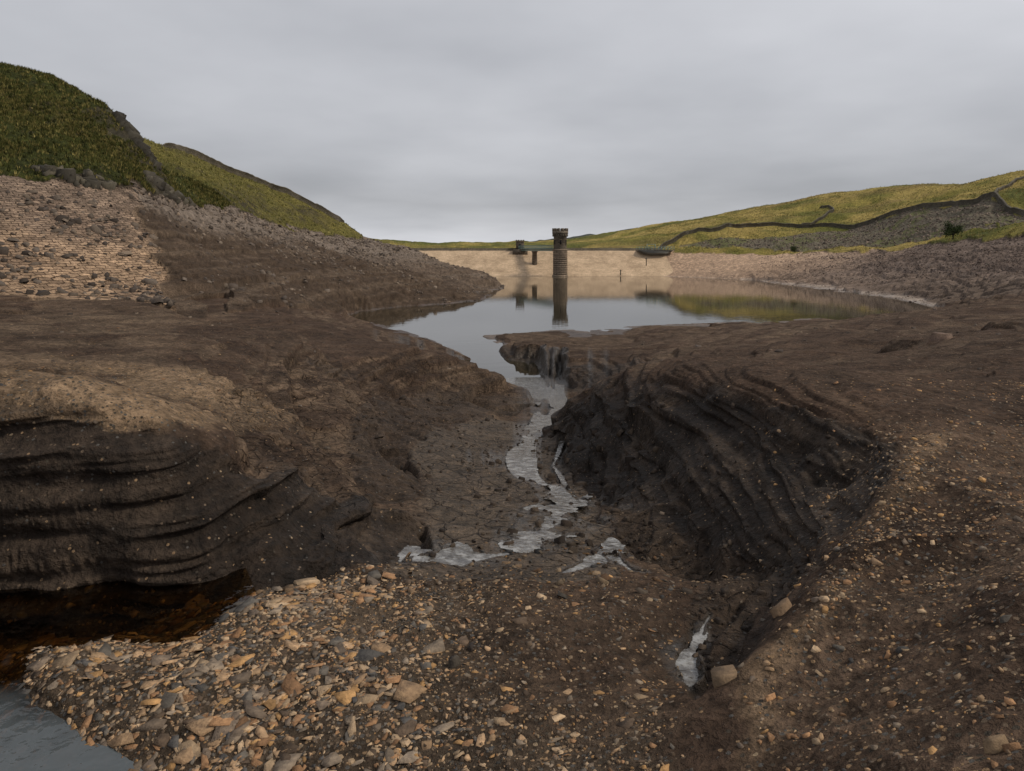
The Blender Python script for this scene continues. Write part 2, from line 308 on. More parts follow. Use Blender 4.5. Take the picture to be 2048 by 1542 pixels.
# left slope
sl=slopeL.astype(float)
mix(sl,C(.105,.078,.060)); mix(sl*sm(0,.5,bandn)*.6,C(.17,.135,.108)); mix(sl*sm(40,-10,V-eL-40)*.75,C(.19,.158,.135))
lowd=sl*sm(-14,14,V-np.interp(U,[0,240,450,700,900,1000],[560,405,470,505,562,585])+25*nz)
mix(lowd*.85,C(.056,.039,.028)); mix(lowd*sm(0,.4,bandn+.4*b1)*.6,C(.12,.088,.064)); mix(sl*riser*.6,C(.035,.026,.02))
pl=pitchL.astype(float); mix(blur(pl,it=5)*.95,C(.36,.26,.18)); mix(pl*sm(530,400,V+50*nz)*.75,C(.19,.152,.128)); mix(pl*sm(.05,.45,b1)*.4,C(.17,.125,.10))
# right slope
sr=slopeR.astype(float)
mix(sr,C(.46,.335,.245)); mix(sr*sm(1500,1800,U+(V-520)*3+60*b1)*.93,C(.12,.092,.08)); mix(sr*sm(538,552,V)*.35,C(.25,.19,.15))
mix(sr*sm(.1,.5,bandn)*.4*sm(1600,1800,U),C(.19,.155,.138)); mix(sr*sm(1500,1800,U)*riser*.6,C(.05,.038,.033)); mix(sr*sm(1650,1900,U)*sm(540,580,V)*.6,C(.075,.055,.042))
mix(.8*(D>95)*(U>1480)*sm(.28,.05,np.abs(H+8.78)),C(.33,.28,.245))
mix(screeR*1.,C(.13,.115,.088)); mix(screeR*sm(-.1,.3,b1)*.7,C(.10,.11,.038))
# grass
g1=fbm(XX/7,YY/7,5,2); g2=fbm(XX/28,YY/28,4,5)
mix(grassL,C(.066,.076,.02)); mix(grassL*sm(-.05,.45,g1)*.8,C(.145,.128,.038)); mix(grassL*sm(0,-.5,g1)*.6,C(.03,.035,.011))
mix(grassL*sm(120,150,D)*.6,C(.22,.19,.06))
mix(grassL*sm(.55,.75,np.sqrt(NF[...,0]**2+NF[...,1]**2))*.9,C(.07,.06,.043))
rockL=np.clip(grassL*sm(.0,.35,fbm(XX/6,ZZ/1.5,3,3)+.2)*(U>215)*(U<345)*(D>84)*(D<104),0,1)
mix(rockL*.75,C(.055,.048,.037))
mix(grassR,C(.185,.175,.045)); mix(grassR*sm(-.25,.35,g2)*.9,C(.36,.28,.10)); mix(grassR*sm(.1,.5,g1)*.6,C(.10,.115,.033)); mix(grassR*sm(0,.4,-g2)*.7,C(.085,.10,.03))
mix(grassR*sm(0,.5,fbm(XX/60,YY/9,3,1))*.5*(D>300),C(.16,.115,.06))
mix(far,C(.06,.07,.064))  # distance haze painted into the terrain colour
col*=(1+.30*b2+.18*vn(XX*7,YY*7,1))[...,None]*1.0
wet=np.clip(.3*bank+.9*wetm+.35*flb+.7*((H<-8.85)&(D>45)),0,1)
pitch=np.clip(pl+sr*.6*sm(1700,1500,U),0,1); pebble=np.clip(gravel+.6*rightg+.55*leftcrest+.15*(D<40),0,1)
tpl=np.where(U<1100,(XX*.54+YY*.84),XX*.8-YY*.6)
crackm=np.clip(flb+.8*BL3+.9*PK+.6*BR2+.6*((V>660)&(V<720)&(U>1000)&(U<1300)&(D>45))+.5*wetm,0,1)
ST=np.stack([tpl,ZZ*np.where(U<1100,2.05,2.3),crackm],-1)
print("color",time.time()-T0)
# ------------------------------------------------------------------ mesh helpers
def link(o,parent=None):
    scene.collection.objects.link(o)
    if parent: o.parent=parent
    return o
def mk(name,verts,polys,mat,smooth=False,attrs={},parent=None):
    me=bpy.data.meshes.new(name); verts=np.asarray(verts,dtype=np.float32)
    me.vertices.add(len(verts)); me.vertices.foreach_set('co',verts.ravel())
    polys=[np.asarray(a,dtype=np.int32) for a in polys if len(a)]
    nl=sum(a.size for a in polys); npoly=sum(len(a) for a in polys)
    me.loops.add(nl); me.polygons.add(npoly)
    me.loops.foreach_set('vertex_index',np.concatenate([a.ravel() for a in polys]))
    tot=np.concatenate([np.full(len(a),a.shape[1],np.int32) for a in polys]); start=np.concatenate([[0],np.cumsum(tot)[:-1]]).astype(np.int32)
    me.polygons.foreach_set('loop_start',start)
    if smooth: me.polygons.foreach_set('use_smooth',np.ones(npoly,bool))
    for k,(typ,arr) in attrs.items():
        at=me.attributes.new(k,typ,'POINT'); arr=np.asarray(arr,dtype=np.float32)
        at.data.foreach_set('color' if typ=='FLOAT_COLOR' else 'vector',arr.ravel())
    me.update(calc_edges=True); me.validate()
    me.materials.append(mat); o=bpy.data.objects.new(name,me); return link(o,parent)
class NT:
    def __init__(s,name):
        s.m=bpy.data.materials.new(name); s.m.use_nodes=True; s.t=s.m.node_tree; s.t.nodes.clear()
        s.out=s.n('ShaderNodeOutputMaterial')
    def n(s,typ,**k):
        nd=s.t.nodes.new(typ)
        for a,b in k.items(): setattr(nd,a,b)
        return nd
    def l(s,a,b): s.t.links.new(a,b)
    def noise(s,vec,scale,detail=6,rough=.6,dist=0):
        nd=s.n('ShaderNodeTexNoise'); nd.inputs['Scale'].default_value=scale; nd.inputs['Detail'].default_value=detail; nd.inputs['Roughness'].default_value=rough; nd.inputs['Distortion'].default_value=dist
        if vec: s.l(vec,nd.inputs['Vector'])
        return nd.outputs['Fac']
    def mr(s,v,a,b,c,d):
        nd=s.n('ShaderNodeMapRange'); s.l(v,nd.inputs[0])
        for i,x in enumerate((a,b,c,d)): nd.inputs[i+1].default_value=x
        return nd.outputs[0]
    def math(s,op,a,b=None,c=False):
        nd=s.n('ShaderNodeMath',operation=op); nd.use_clamp=c
        for i,x in enumerate((a,b)):
            if x is None: continue
            if isinstance(x,(int,float)): nd.inputs[i].default_value=x
            else: s.l(x,nd.inputs[i])
        return nd.outputs[0]
    def mixc(s,f,a,b,mode='MIX'):
        nd=s.n('ShaderNodeMix',data_type='RGBA',blend_type=mode)
        for i,x in ((0,f),(6,a),(7,b)):
            if isinstance(x,(int,float)): nd.inputs[i].default_value=x
            elif isinstance(x,tuple): nd.inputs[i].default_value=x if len(x)==4 else x+(1,)
            else: s.l(x,nd.inputs[i])
        return nd.outputs[2]
    def ramp(s,v,stops,interp='LINEAR'):
        nd=s.n('ShaderNodeValToRGB'); nd.color_ramp.interpolation=interp; s.l(v,nd.inputs[0]); e=nd.color_ramp.elements
        while len(e)<len(stops): e.new(.5)
        for x,(pp,c) in zip(e,stops): x.position=pp; x.color=tuple(c)+(1,)
        return nd.outputs[0]
    def bump(s,h,dist,strength=1,prev=None):
        nd=s.n('ShaderNodeBump'); nd.inputs['Distance'].default_value=dist; nd.inputs['Strength'].default_value=strength; s.l(h,nd.inputs['Height'])
        if prev: s.l(prev,nd.inputs['Normal'])
        return nd.outputs[0]
    def pbr(s,colr,rough,normal=None,spec=.3):
        b=s.n('ShaderNodeBsdfPrincipled')
        for k,x in (('Base Color',colr),('Roughness',rough),('Specular IOR Level',spec)):
            if isinstance(x,(int,float)): b.inputs[k].default_value=x
            elif isinstance(x,tuple): b.inputs[k].default_value=x+(1,)
            else: s.l(x,b.inputs[k])
        if normal: s.l(normal,b.inputs['Normal'])
        s.l(b.outputs[0],s.out.inputs[0]); return b
# ---- ground material
g=NT('ground_soil'); pos=g.n('ShaderNodeNewGeometry').outputs['Position']
colA=g.n('ShaderNodeAttribute',attribute_name='Col').outputs['Color']
mk_=g.n('ShaderNodeAttribute',attribute_name='Mask'); sep=g.n('ShaderNodeSeparateColor'); g.l(mk_.outputs['Color'],sep.inputs[0]); mgrass,mpitch,mwet=sep.outputs[0],sep.outputs[1],sep.outputs[2]; mpeb=mk_.outputs['Alpha']
stv=g.n('ShaderNodeAttribute',attribute_name='ST').outputs['Vector']
ss=g.n('ShaderNodeSeparateXYZ'); g.l(stv,ss.inputs[0]); mcrack=ss.outputs[2]; cst=g.n('ShaderNodeCombineXYZ'); g.l(ss.outputs[0],cst.inputs[0]); g.l(ss.outputs[1],cst.inputs[1]); stv=cst.outputs[0]
n1=g.noise(pos,1.1,5,.7); n2=g.noise(pos,10,5,.7)
c=g.mixc(1.0,colA,g.mixc(1,g.ramp(n1,[(.3,(.60,.60,.60)),(.7,(1.5,1.48,1.45))]),g.ramp(n2,[(.3,(.40,.40,.40)),(.7,(1.8,1.77,1.72))]),'MULTIPLY'),'MULTIPLY')
vor=g.n('ShaderNodeTexVoronoi'); vor.inputs['Scale'].default_value=30; g.l(pos,vor.inputs['Vector'])
sc=g.n('ShaderNodeSeparateColor'); g.l(vor.outputs['Color'],sc.inputs[0])
pcol=g.ramp(sc.outputs[0],[(0,(.08,.065,.05)),(.3,(.18,.13,.09)),(.55,(.12,.11,.10)),(.75,(.32,.21,.12)),(.95,(.38,.28,.18))],'CONSTANT')
thr=g.math('GREATER_THAN',g.math('ADD',sc.outputs[1],g.math('MULTIPLY',mpeb,.7)),1.04)
inside=g.math('LESS_THAN',vor.outputs['Distance'],.42)
pf=g.math('MULTIPLY',g.math('MULTIPLY',thr,inside),g.math('GREATER_THAN',mpeb,.1))
c=g.mixc(pf,c,pcol)
nzv=g.n('ShaderNodeTexNoise'); nzv.inputs['Scale'].default_value=.8; nzv.inputs['Detail'].default_value=4; g.l(pos,nzv.inputs['Vector'])
def warped(base,sc_):
    sv=g.n('ShaderNodeVectorMath',operation='SCALE'); g.l(nzv.outputs['Color'],sv.inputs[0]); sv.inputs['Scale'].default_value=sc_
    dv=g.n('ShaderNodeVectorMath',operation='ADD'); g.l(base,dv.inputs[0]); g.l(sv.outputs[0],dv.inputs[1]); return dv.outputs[0]
br=g.n('ShaderNodeTexBrick',offset=.5); g.l(warped(stv,.8),br.inputs['Vector'])
for k,x in (('Scale',1.0),('Mortar Size',.04),('Mortar Smooth',.3),('Brick Width',.8),('Row Height',.38),('Bias',0)): br.inputs[k].default_value=x
br.inputs['Color1'].default_value=(1.3,1.25,1.2,1); br.inputs['Color2'].default_value=(.68,.66,.66,1); br.inputs['Mortar'].default_value=(.25,.23,.22,1)
c=g.mixc(mpitch,c,g.mixc(1,c,br.outputs['Color'],'MULTIPLY'))
# drying cracks in wet mud
vc=g.n('ShaderNodeTexVoronoi',feature='DISTANCE_TO_EDGE'); vc.inputs['Scale'].default_value=2.6; g.l(warped(pos,1.1),vc.inputs['Vector'])
crk=g.math('MULTIPLY',g.mr(vc.outputs['Distance'],0,.035,1,0),mcrack,True)
c=g.mixc(g.math('MULTIPLY',crk,.6),c,(.018,.013,.01))
n4=g.noise(pos,2.6,6,.75)
c=g.mixc(mgrass,c,g.mixc(1,c,g.ramp(n4,[(.32,(.42,.47,.38)),(.5,(1,1,1)),(.68,(1.7,1.55,1.3))]),'MULTIPLY'))
b=g.bump(n1,.3,.6); b=g.bump(n2,.10,1,b)
hcomb=g.math('SUBTRACT',g.math('SUBTRACT',g.math('MULTIPLY',pf,.25),g.math('MULTIPLY',br.outputs['Fac'],g.math('MULTIPLY',mpitch,1.3))),g.math('MULTIPLY',crk,.5))
b=g.bump(hcomb,.08,1,b)
b=g.bump(g.math('MULTIPLY',n4,mgrass),.9,.9,b)
g.pbr(c,g.mr(mwet,0,1,.92,.3),b,g.mr(mwet,0,1,.12,.5))
# ---- build terrain as ground + hills
verts=np.stack([XX,YY,ZZ],-1).reshape(-1,3)
idx=np.arange(NR*NCc).reshape(NR,NCc)
quads=np.stack([idx[:-1,:-1],idx[:-1,1:],idx[1:,1:],idx[1:,:-1]],-1).reshape(-1,4)
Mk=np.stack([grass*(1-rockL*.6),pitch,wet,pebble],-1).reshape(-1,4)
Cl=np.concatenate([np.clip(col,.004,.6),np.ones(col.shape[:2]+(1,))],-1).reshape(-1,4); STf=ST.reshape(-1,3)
lab=np.zeros((NR,NCc),int); lab[(D>52)&(U<800)&((V<470)|(D>235))&(D<2000)]=1; lab[(D>110)&(U>1290)&((V<bandV+8)|(D>262))&(D<2000)]=2
fl=lab[:-1,:-1].reshape(-1)
for k,nm in ((0,'ground'),(1,'grassy_hill'),(2,'grassy_hill')):
    qd=quads[fl==k]; used=np.zeros(len(verts),bool); used[qd.ravel()]=True
    rem=np.cumsum(used)-1
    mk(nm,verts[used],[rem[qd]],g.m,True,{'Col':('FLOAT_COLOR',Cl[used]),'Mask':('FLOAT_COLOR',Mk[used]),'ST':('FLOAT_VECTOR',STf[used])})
print("terrain",time.time()-T0)
def node_at(x,y):
    u=1024+F*x/y; return np.interp(math.log(y),L1,np.arange(NR)),np.interp(u,U1,np.arange(NCc))
def zat(x,y):
    r,cx=node_at(x,y); r0=min(int(r),NR-2); c0=min(int(cx),NCc-2); a=r-r0;b_=cx-c0
    return (ZZ[r0,c0]*(1-a)+ZZ[r0+1,c0]*a)*(1-b_)+(ZZ[r0,c0+1]*(1-a)+ZZ[r0+1,c0+1]*a)*b_
# ------------------------------------------------------------------ water
def rip(scale,dist,base,rough,spec=.5,sx=1):
    t=NT('water'); po=t.n('ShaderNodeNewGeometry').outputs['Position']; mp=t.n('ShaderNodeMapping'); mp.inputs['Scale'].default_value=(sx,1,1); t.l(po,mp.inputs[0])
    nb=t.noise(mp.outputs[0],scale,3,.55); bb=t.bump(nb,dist,1)
    b_=t.pbr(base,rough,bb,spec); b_.inputs['IOR'].default_value=1.333; return t
lake=rip(.8,.008,(.034,.028,.016),.035,.6,.5).m
mk('reservoir_water',[(-75,44,0),(150,44,0),(150,262,0),(-75,262,0)],[[(0,1,2,3)]],lake)
st_=rip(9,.025,(.2,.19,.175),.08,1.0); po=st_.n('ShaderNodeNewGeometry').outputs['Position']
bs=[n_ for n_ in st_.t.nodes if n_.type=='BSDF_PRINCIPLED'][0]; st_.l(st_.ramp(st_.noise(po,5,5,.7),[(.38,(.05,.042,.034)),(.5,(.13,.12,.108)),(.6,(.32,.315,.305))]),bs.inputs['Base Color'])  # milky base colour, kept pale to make up for weak sky reflection
wz=WL+HC-(.010+.0006*WXY[1]); wz=np.where(WL<-8.93,-.05,wz)
wv=np.stack([WXY[0],WXY[1],wz],-1).reshape(-1,3); wm=((BEST<1.6)).reshape(-1)
qd=quads[wm[quads].all(1)]; used=np.zeros(len(wv),bool); used[qd.ravel()]=True; rem=np.cumsum(used)-1
mk('stream_water',wv[used],[rem[qd]],st_.m,True)
t=NT('pool_water'); po=t.n('ShaderNodeNewGeometry').outputs['Position']; nb=t.noise(po,6,3,.5,.3); bb=t.bump(nb,.012,1)
fr=t.n('ShaderNodeFresnel'); fr.inputs[0].default_value=1.5; t.l(bb,fr.inputs['Normal'])
tr=t.n('ShaderNodeBsdfTransparent'); tr.inputs[0].default_value=(.66,.50,.27,1); gl=t.n('ShaderNodeBsdfGlossy'); gl.inputs['Roughness'].default_value=.04; t.l(bb,gl.inputs['Normal'])
df=t.n('ShaderNodeBsdfDiffuse'); df.inputs[0].default_value=(.16,.185,.20,1); m0=t.n('ShaderNodeMixShader'); spx=t.n('ShaderNodeSeparateXYZ'); t.l(po,spx.inputs[0])  # grey-blue diffuse painted into the near pool corner as sky reflection
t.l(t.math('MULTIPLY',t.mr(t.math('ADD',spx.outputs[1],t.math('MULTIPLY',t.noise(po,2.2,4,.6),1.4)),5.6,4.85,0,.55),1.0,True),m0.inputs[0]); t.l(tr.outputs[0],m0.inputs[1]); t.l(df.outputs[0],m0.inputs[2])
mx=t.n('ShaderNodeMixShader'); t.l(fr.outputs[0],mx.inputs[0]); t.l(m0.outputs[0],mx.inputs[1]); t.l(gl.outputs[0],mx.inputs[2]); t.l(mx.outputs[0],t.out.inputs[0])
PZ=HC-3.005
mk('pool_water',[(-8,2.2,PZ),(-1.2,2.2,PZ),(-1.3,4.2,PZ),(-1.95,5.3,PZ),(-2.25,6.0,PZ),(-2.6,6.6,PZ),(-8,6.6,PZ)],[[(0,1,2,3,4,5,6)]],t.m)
# ------------------------------------------------------------------ stones
vcm=NT('stone'); ca=vcm.n('ShaderNodeAttribute',attribute_name='Col').outputs['Color']; po=vcm.n('ShaderNodeNewGeometry').outputs['Position']
nA=vcm.noise(po,16,5,.65)
cc=vcm.mixc(1,ca,vcm.ramp(nA,[(.3,(.55,.54,.54)),(.7,(1.4,1.35,1.25))]),'MULTIPLY')
vcm.pbr(cc,.75,vcm.bump(nA,.03,.8),.25)
PAL=np.array([(.44,.295,.18),(.48,.35,.23),(.34,.195,.105),(.49,.29,.13),(.20,.155,.12),(.14,.125,.11),(.10,.095,.093),(.27,.215,.165),(.12,.085,.06)])
def pick(weight,n_):
    area=(D**2)*np.gradient(L1)[:,None]*np.gradient(U1)[None,:]
    wgt=(weight*area).ravel(); cs=np.cumsum(wgt); r=rng.random(n_)*cs[-1]; return np.minimum(np.searchsorted(cs,r),len(cs)-1)
Vf=verts; Nf=NF.reshape(-1,3); Df=D.ravel()
def rocks(name,ids,size,flat,pal,pw,sink=.3,tilt=.35,K_=6,taper=.72):
    n_=len(ids)
    pos_=Vf[ids].astype(float)
    ang=np.sort((rng.random((n_,K_))*.95+np.arange(K_)),axis=1)/K_*2*np.pi+rng.random((n_,1))*6.28
    asp=.42+.5*rng.random((n_,1)); rad=(.55+.65*rng.random((n_,K_)))*size[:,None]
    x=np.cos(ang)*rad; y=np.sin(ang)*rad*asp; th=size*flat*(.5+1.0*rng.random(n_))
    ro=rng.random(n_)*6.28; cr,sr_=np.cos(ro)[:,None],np.sin(ro)[:,None]; x,y=x*cr-y*sr_,x*sr_+y*cr
    sc_=taper+(.98-taper)*rng.random((n_,K_))
    bot=np.stack([x,y,-np.ones_like(x)*th[:,None]],-1); top=np.stack([x*sc_,y*sc_,th[:,None]*(.75+.5*rng.random((n_,K_)))],-1)
    P_=np.concatenate([bot,top],1)
    nr=Nf[ids]*1.0+rng.normal(0,tilt,(n_,3)); nr[:,2]=np.abs(nr[:,2])+.3; nr/=np.linalg.norm(nr,axis=1,keepdims=True)
    tx_=np.cross(nr,[0.,1,0.05]); tx_/=np.linalg.norm(tx_,axis=1,keepdims=True); ty_=np.cross(nr,tx_)
    Wd=P_[...,0:1]*tx_[:,None]+P_[...,1:2]*ty_[:,None]+P_[...,2:3]*nr[:,None]+pos_[:,None]+np.array([0,0,1.])*(th*(1-2*sink)+size*tilt*.25)[:,None,None]*.6
    Wd[...,:2]+=(rng.random((n_,1,2))-.5)*(Df[ids]*.003)[:,None,None]
    base=(np.arange(n_)*2*K_)[:,None]; k=np.arange(K_); kn=(k+1)%K_
    side=np.stack([base+k,base+kn,base+kn+K_,base+k+K_],-1).reshape(-1,4); topf=base+K_+k[None,:]
    ci=rng.choice(len(pal),n_,p=np.array(pw)/np.sum(pw)); cl=np.array(pal)[ci]*(.65+.6*rng.random((n_,1)))
    cl=np.repeat(np.concatenate([cl,np.ones((n_,1))],1),2*K_,axis=0)
    return mk(name,Wd.reshape(-1,3),[side,topf],vcm.m,False,{'Col':('FLOAT_COLOR',cl)})
def lgn(n_,m,s,lo,hi): return np.clip(np.exp(rng.normal(math.log(m),s,n_)),lo,hi)
vis=(U>-250)&(U<2300)
pwG=[3,3,2.5,1.2,2,1.5,1.2,2,2]
gm=gravel*vis*(H>-3.2)*(D>2.6)
dense=gm*(.09+1*(1-sm(560,1000,U+170*nz)))*(.3+sm(-.35,.25,fbm(XX*2.2,YY*2.2,3,2)))
ids=pick(dense,1900); rocks('gravel_stones',ids,lgn(1900,.044,.48,.022,.14),.06,PAL,pwG,tilt=.2,K_=5,taper=.93)
ids=pick(gm*(.35+dense),7500); rocks('gravel_stones',ids,lgn(7500,.02,.45,.008,.045),.10,PAL,pwG,tilt=.26,K_=5,taper=.9)
ids=pick(gm,9000); rocks('gravel_stones',ids,lgn(9000,.0085,.35,.005,.018),.4,PAL*.75,pwG,tilt=.3,K_=5)
ids=pick((H<-3.02)*(H>-3.25)*(D<6.1)*(D>3)*(U<600)*vis*1.0,900); rocks('gravel_stones',ids,lgn(900,.05,.45,.02,.13),.1,PAL*.55,pwG,tilt=.2,K_=5,taper=.88)
rm=(sm(1420,1700,U+60*nz)*(D<13)*(V>760)*vis*(D>2)).astype(float)
ids=pick(rm*(.3+rightg)*(1+3*sm(0.1,.5,nz)+4*rcrest),5400); rocks('scattered_stones',ids,lgn(5400,.0095,.62,.004,.045),.22,PAL*.95,[3,3,2.5,2,1.5,1,.3,1.5,1.5],tilt=.3,K_=5,taper=.85)
lm=(leftcrest+.12*((U<560)&(V>600)&(D<30)&(D>7)))*vis*(1-BL)
ids=pick(lm,2000); rocks('scattered_stones',ids,lgn(2000,.014,.5,.007,.05),.22,PAL*.7,[3,3,2,1,3,1,.3,2,2],tilt=.25,K_=5)
ids=pick((V>1080)*(V<1200)*(U<1500)*(U>0)*(D<9)*(1-BL)*1.0,400); rocks('scattered_stones',ids,lgn(400,.028,.5,.01,.09),.15,PAL*.45,pwG,K_=5,taper=.85)
cm=(BR2+.4*BR+.25*BL2+.25*BL*sm(1080,1150,V)+.2*flb+.5*wetm*(D<24))*vis
ids=pick(cm/D,1500); rocks('mud_clods',ids,lgn(1500,.026,.5,.01,.08)*np.clip(Df[ids]/8,.6,1.7),.35,np.array([(.05,.036,.027),(.035,.025,.019),(.075,.055,.04)]),[2,2,1],tilt=.4)
GP=np.array([(.17,.138,.115),(.125,.1,.086),(.22,.175,.14),(.085,.066,.054),(.25,.195,.15)])
ids=pick(pl*vis*(.2+sm(-.1,.4,b1)),480); rocks('loose_pitching_stones',ids,lgn(480,.26,.4,.1,.65),.28,GP*.75,[2,2,2,2,1],sink=.1,tilt=.45)
clus=sm(-.1,.45,fbm(XX/4,YY/4,3,2))
rub=sl*(1-pl)*vis*(D<210)*(.04+sm(75,10,V-eL)+.12*clus)*(.2+clus)
ids=pick(rub,8000); rocks('rubble_stones',ids,lgn(8000,.22,.4,.08,.6),.35,GP,[2,2,1.2,2,1],sink=.25)
rub=sr*vis*(U>1500)*(.1+sm(1500,1800,U))*(.25+clus)*(.15+sm(575,520,V))
ids=pick(rub,9000); rocks('rubble_stones',ids,lgn(9000,.17,.35,.07,.4),.3,GP*np.array([.85,.79,.82]),[2,2,1.3,1.5,.6],sink=.35)
ids=pick(screeR*vis*1.,4000); rocks('rubble_stones',ids,lgn(4000,.3,.3,.1,.6),.4,GP,[2,2,2,1,1])
mm=((D>9)&(D<60)&(~slopeL)&(H>-8.7)&(V>600)).astype(float)*vis
ids=pick(mm/np.maximum(D,1),600); rocks('scattered_stones',ids,lgn(600,.035,.6,.012,.3)*np.clip(Df[ids]/20,.4,1.6),.3,GP*.85,[2,2,1,2,1])
# rock outcrops on the left hillside
def outcrop(pts,n_,s,c):
    ids=[];sz=[]
    for k in range(n_):
        t_=rng.random()*(len(pts)-1); i=int(t_); f_=t_-i; u=pts[i][0]*(1-f_)+pts[i+1][0]*f_; d_=pts[i][1]*(1-f_)+pts[i+1][1]*f_+rng.normal(0,.35)
        r,cx=node_at((u-1024)/F*d_,d_); ids.append(int(r)*NCc+int(cx)); sz.append(s*(.5+rng.random()))
    rocks('rock_outcrop',np.array(ids),np.array(sz),.45,np.array(c),[1]*len(c),sink=.25,tilt=.2,taper=.85)
OC=[(.075,.066,.05),(.11,.097,.073),(.05,.044,.034)]
outcrop([(72,66),(110,66.6),(150,67.2),(190,68.6),(222,70.3)],110,.55,OC); outcrop([(296,86.5),(320,88),(350,91),(385,100)],80,.8,[(.07,.062,.05),(.05,.044,.036),(.1,.09,.07)])
outcrop([(232,98),(262,97.5),(290,97),(318,96.5)],70,.9,[(.06,.054,.042),(.045,.04,.032)])
def boulder(u,d,s,c,fl=.45):
    r,cx=node_at((u-1024)/F*d,d); ids=np.array([int(r)*NCc+int(cx)]); rocks('boulder',ids,np.array([s]),fl,np.array([c]),[1],sink=.3,tilt=.12)
boulder(1888,24,.42,(.16,.11,.085)); boulder(1450,4.15,.12,(.2,.14,.09),.3); boulder(1575,4.7,.11,(.2,.135,.085),.3); boulder(1480,4.45,.12,(.06,.045,.035),.35); boulder(940,5.0,.05,(.05,.04,.035),.6); boulder(905,4.75,.05,(.1,.085,.07),.6)
boulder(2000,2.6,.06,(.3,.21,.13),.5); boulder(495,5.75,.13,(.14,.13,.12),.2); boulder(1060,5.0,.04,(.18,.13,.09))
print("stones",time.time()-T0)
# ------------------------------------------------------------------ grass tufts
gt=NT('grass_blades'); ga=gt.n('ShaderNodeAttribute',attribute_name='Col').outputs['Color']; gt.pbr(ga,.8,None,.15)
def tufts(name,ids,hgt,pal,pw,nb=6):
    n_=len(ids); pos_=Vf[ids].astype(float); hs=hgt*(.6+.8*rng.random(n_))
    an=rng.random((n_,nb))*6.28; le=.25+.5*rng.random((n_,nb)); wd=(hs*.16)[:,None]*np.ones((1,nb))
    ca_,sa_=np.cos(an),np.sin(an); ox=ca_*hs[:,None]*.18; oy=sa_*hs[:,None]*.18
    b0=np.stack([ox-sa_*wd,oy+ca_*wd,-.08*np.ones_like(ox)],-1); b1_=np.stack([ox+sa_*wd,oy-ca_*wd,-.08*np.ones_like(ox)],-1)
    tp=np.stack([ox+ca_*le*hs[:,None],oy+sa_*le*hs[:,None],hs[:,None]*(.7+.4*rng.random((n_,nb)))],-1)
    P_=np.stack([b0,b1_,tp],2)+pos_[:,None,None]
    f_=np.arange(n_*nb*3).reshape(-1,3)
    ci=rng.choice(len(pal),n_,p=np.array(pw)/sum(pw)); cl=np.array(pal)[ci]*(.7+.6*rng.random((n_,1))); cl=np.repeat(np.concatenate([cl,np.ones((n_,1))],1),nb*3,axis=0)
    mk(name,P_.reshape(-1,3),[f_],gt.m,False,{'Col':('FLOAT_COLOR',cl)})
gw=grassL*(U>-150)*(U<740)*(D<225)*(1-rockL)
tufts('moorland_grass',pick(gw*(.25+sm(-.3,.3,g1))*(D<125),24000),.36,[(.075,.082,.022),(.125,.117,.032),(.24,.195,.065),(.04,.045,.014)],[3,3,2.4,1.8])
tufts('moorland_grass',pick(gw*(D>=110),12000),.42,[(.13,.13,.035),(.22,.195,.06),(.29,.24,.09)],[3,3,1.8],4)
gw=grassR*(U>1290)*(U<2200)*(D<420)
tufts('moorland_grass',pick(gw*(.3+sm(-.3,.3,g1)),20000),.42,[(.17,.17,.045),(.32,.25,.09),(.40,.31,.12),(.10,.115,.032)],[3,3,2,1.8],4)
# ------------------------------------------------------------------ masonry
def masonry(name,c1,c2,mort,bw=.6,rh=.28,scale=1.0,mode='xz',bmp=.06):
    t=NT(name); tc=t.n('ShaderNodeTexCoord').outputs['Object']; sp=t.n('ShaderNodeSeparateXYZ'); t.l(tc,sp.inputs[0]); cb=t.n('ShaderNodeCombineXYZ')
    if mode=='xz': t.l(t.math('ADD',sp.outputs[0],sp.outputs[1]),cb.inputs[0]); t.l(sp.outputs[2],cb.inputs[1])
    if mode=='slope': t.l(sp.outputs[0],cb.inputs[0]); t.l(t.math('MULTIPLY',sp.outputs[2],2.4),cb.inputs[1])
    b_=t.n('ShaderNodeTexBrick'); t.l(cb.outputs[0],b_.inputs['Vector'])
    for k,x in (('Scale',scale),('Mortar Size',.03),('Mortar Smooth',.2),('Brick Width',bw),('Row Height',rh)): b_.inputs[k].default_value=x
    b_.inputs['Color1'].default_value=c1+(1,); b_.inputs['Color2'].default_value=c2+(1,); b_.inputs['Mortar'].default_value=mort+(1,)
    n_=t.noise(tc,.22,6,.75); m_=t.noise(tc,3,5,.6)
    cc=t.mixc(1,b_.outputs['Color'],t.mixc(1,t.ramp(n_,[(.3,(.62,.6,.58)),(.7,(1.25,1.25,1.25))]),t.ramp(m_,[(.3,(.7,.7,.7)),(.7,(1.25,1.25,1.25))]),'MULTIPLY'),'MULTIPLY')
    nb=t.bump(t.math('MULTIPLY',b_.outputs['Fac'],-1),bmp,.8,t.bump(m_,.08,.6)); t.pbr(cc,.9,nb,.2); return t.m
drym=masonry('dry_stone',(.22,.195,.155),(.13,.118,.095),(.05,.045,.036),.45,.2)
dryl=masonry('weathered_dry_stone',(.26,.22,.165),(.16,.14,.105),(.06,.055,.04),.5,.22)
towm=masonry('tower_stone',(.23,.19,.145),(.14,.115,.09),(.05,.045,.04),.9,.42)
towl=masonry('tower_base_stone',(.31,.235,.17),(.215,.17,.125),(.06,.05,.045),1.2,.62)
damm=masonry('dam_pitching',(.66,.49,.33),(.55,.405,.27),(.40,.295,.20),1.1,.55,1,'slope',.03)
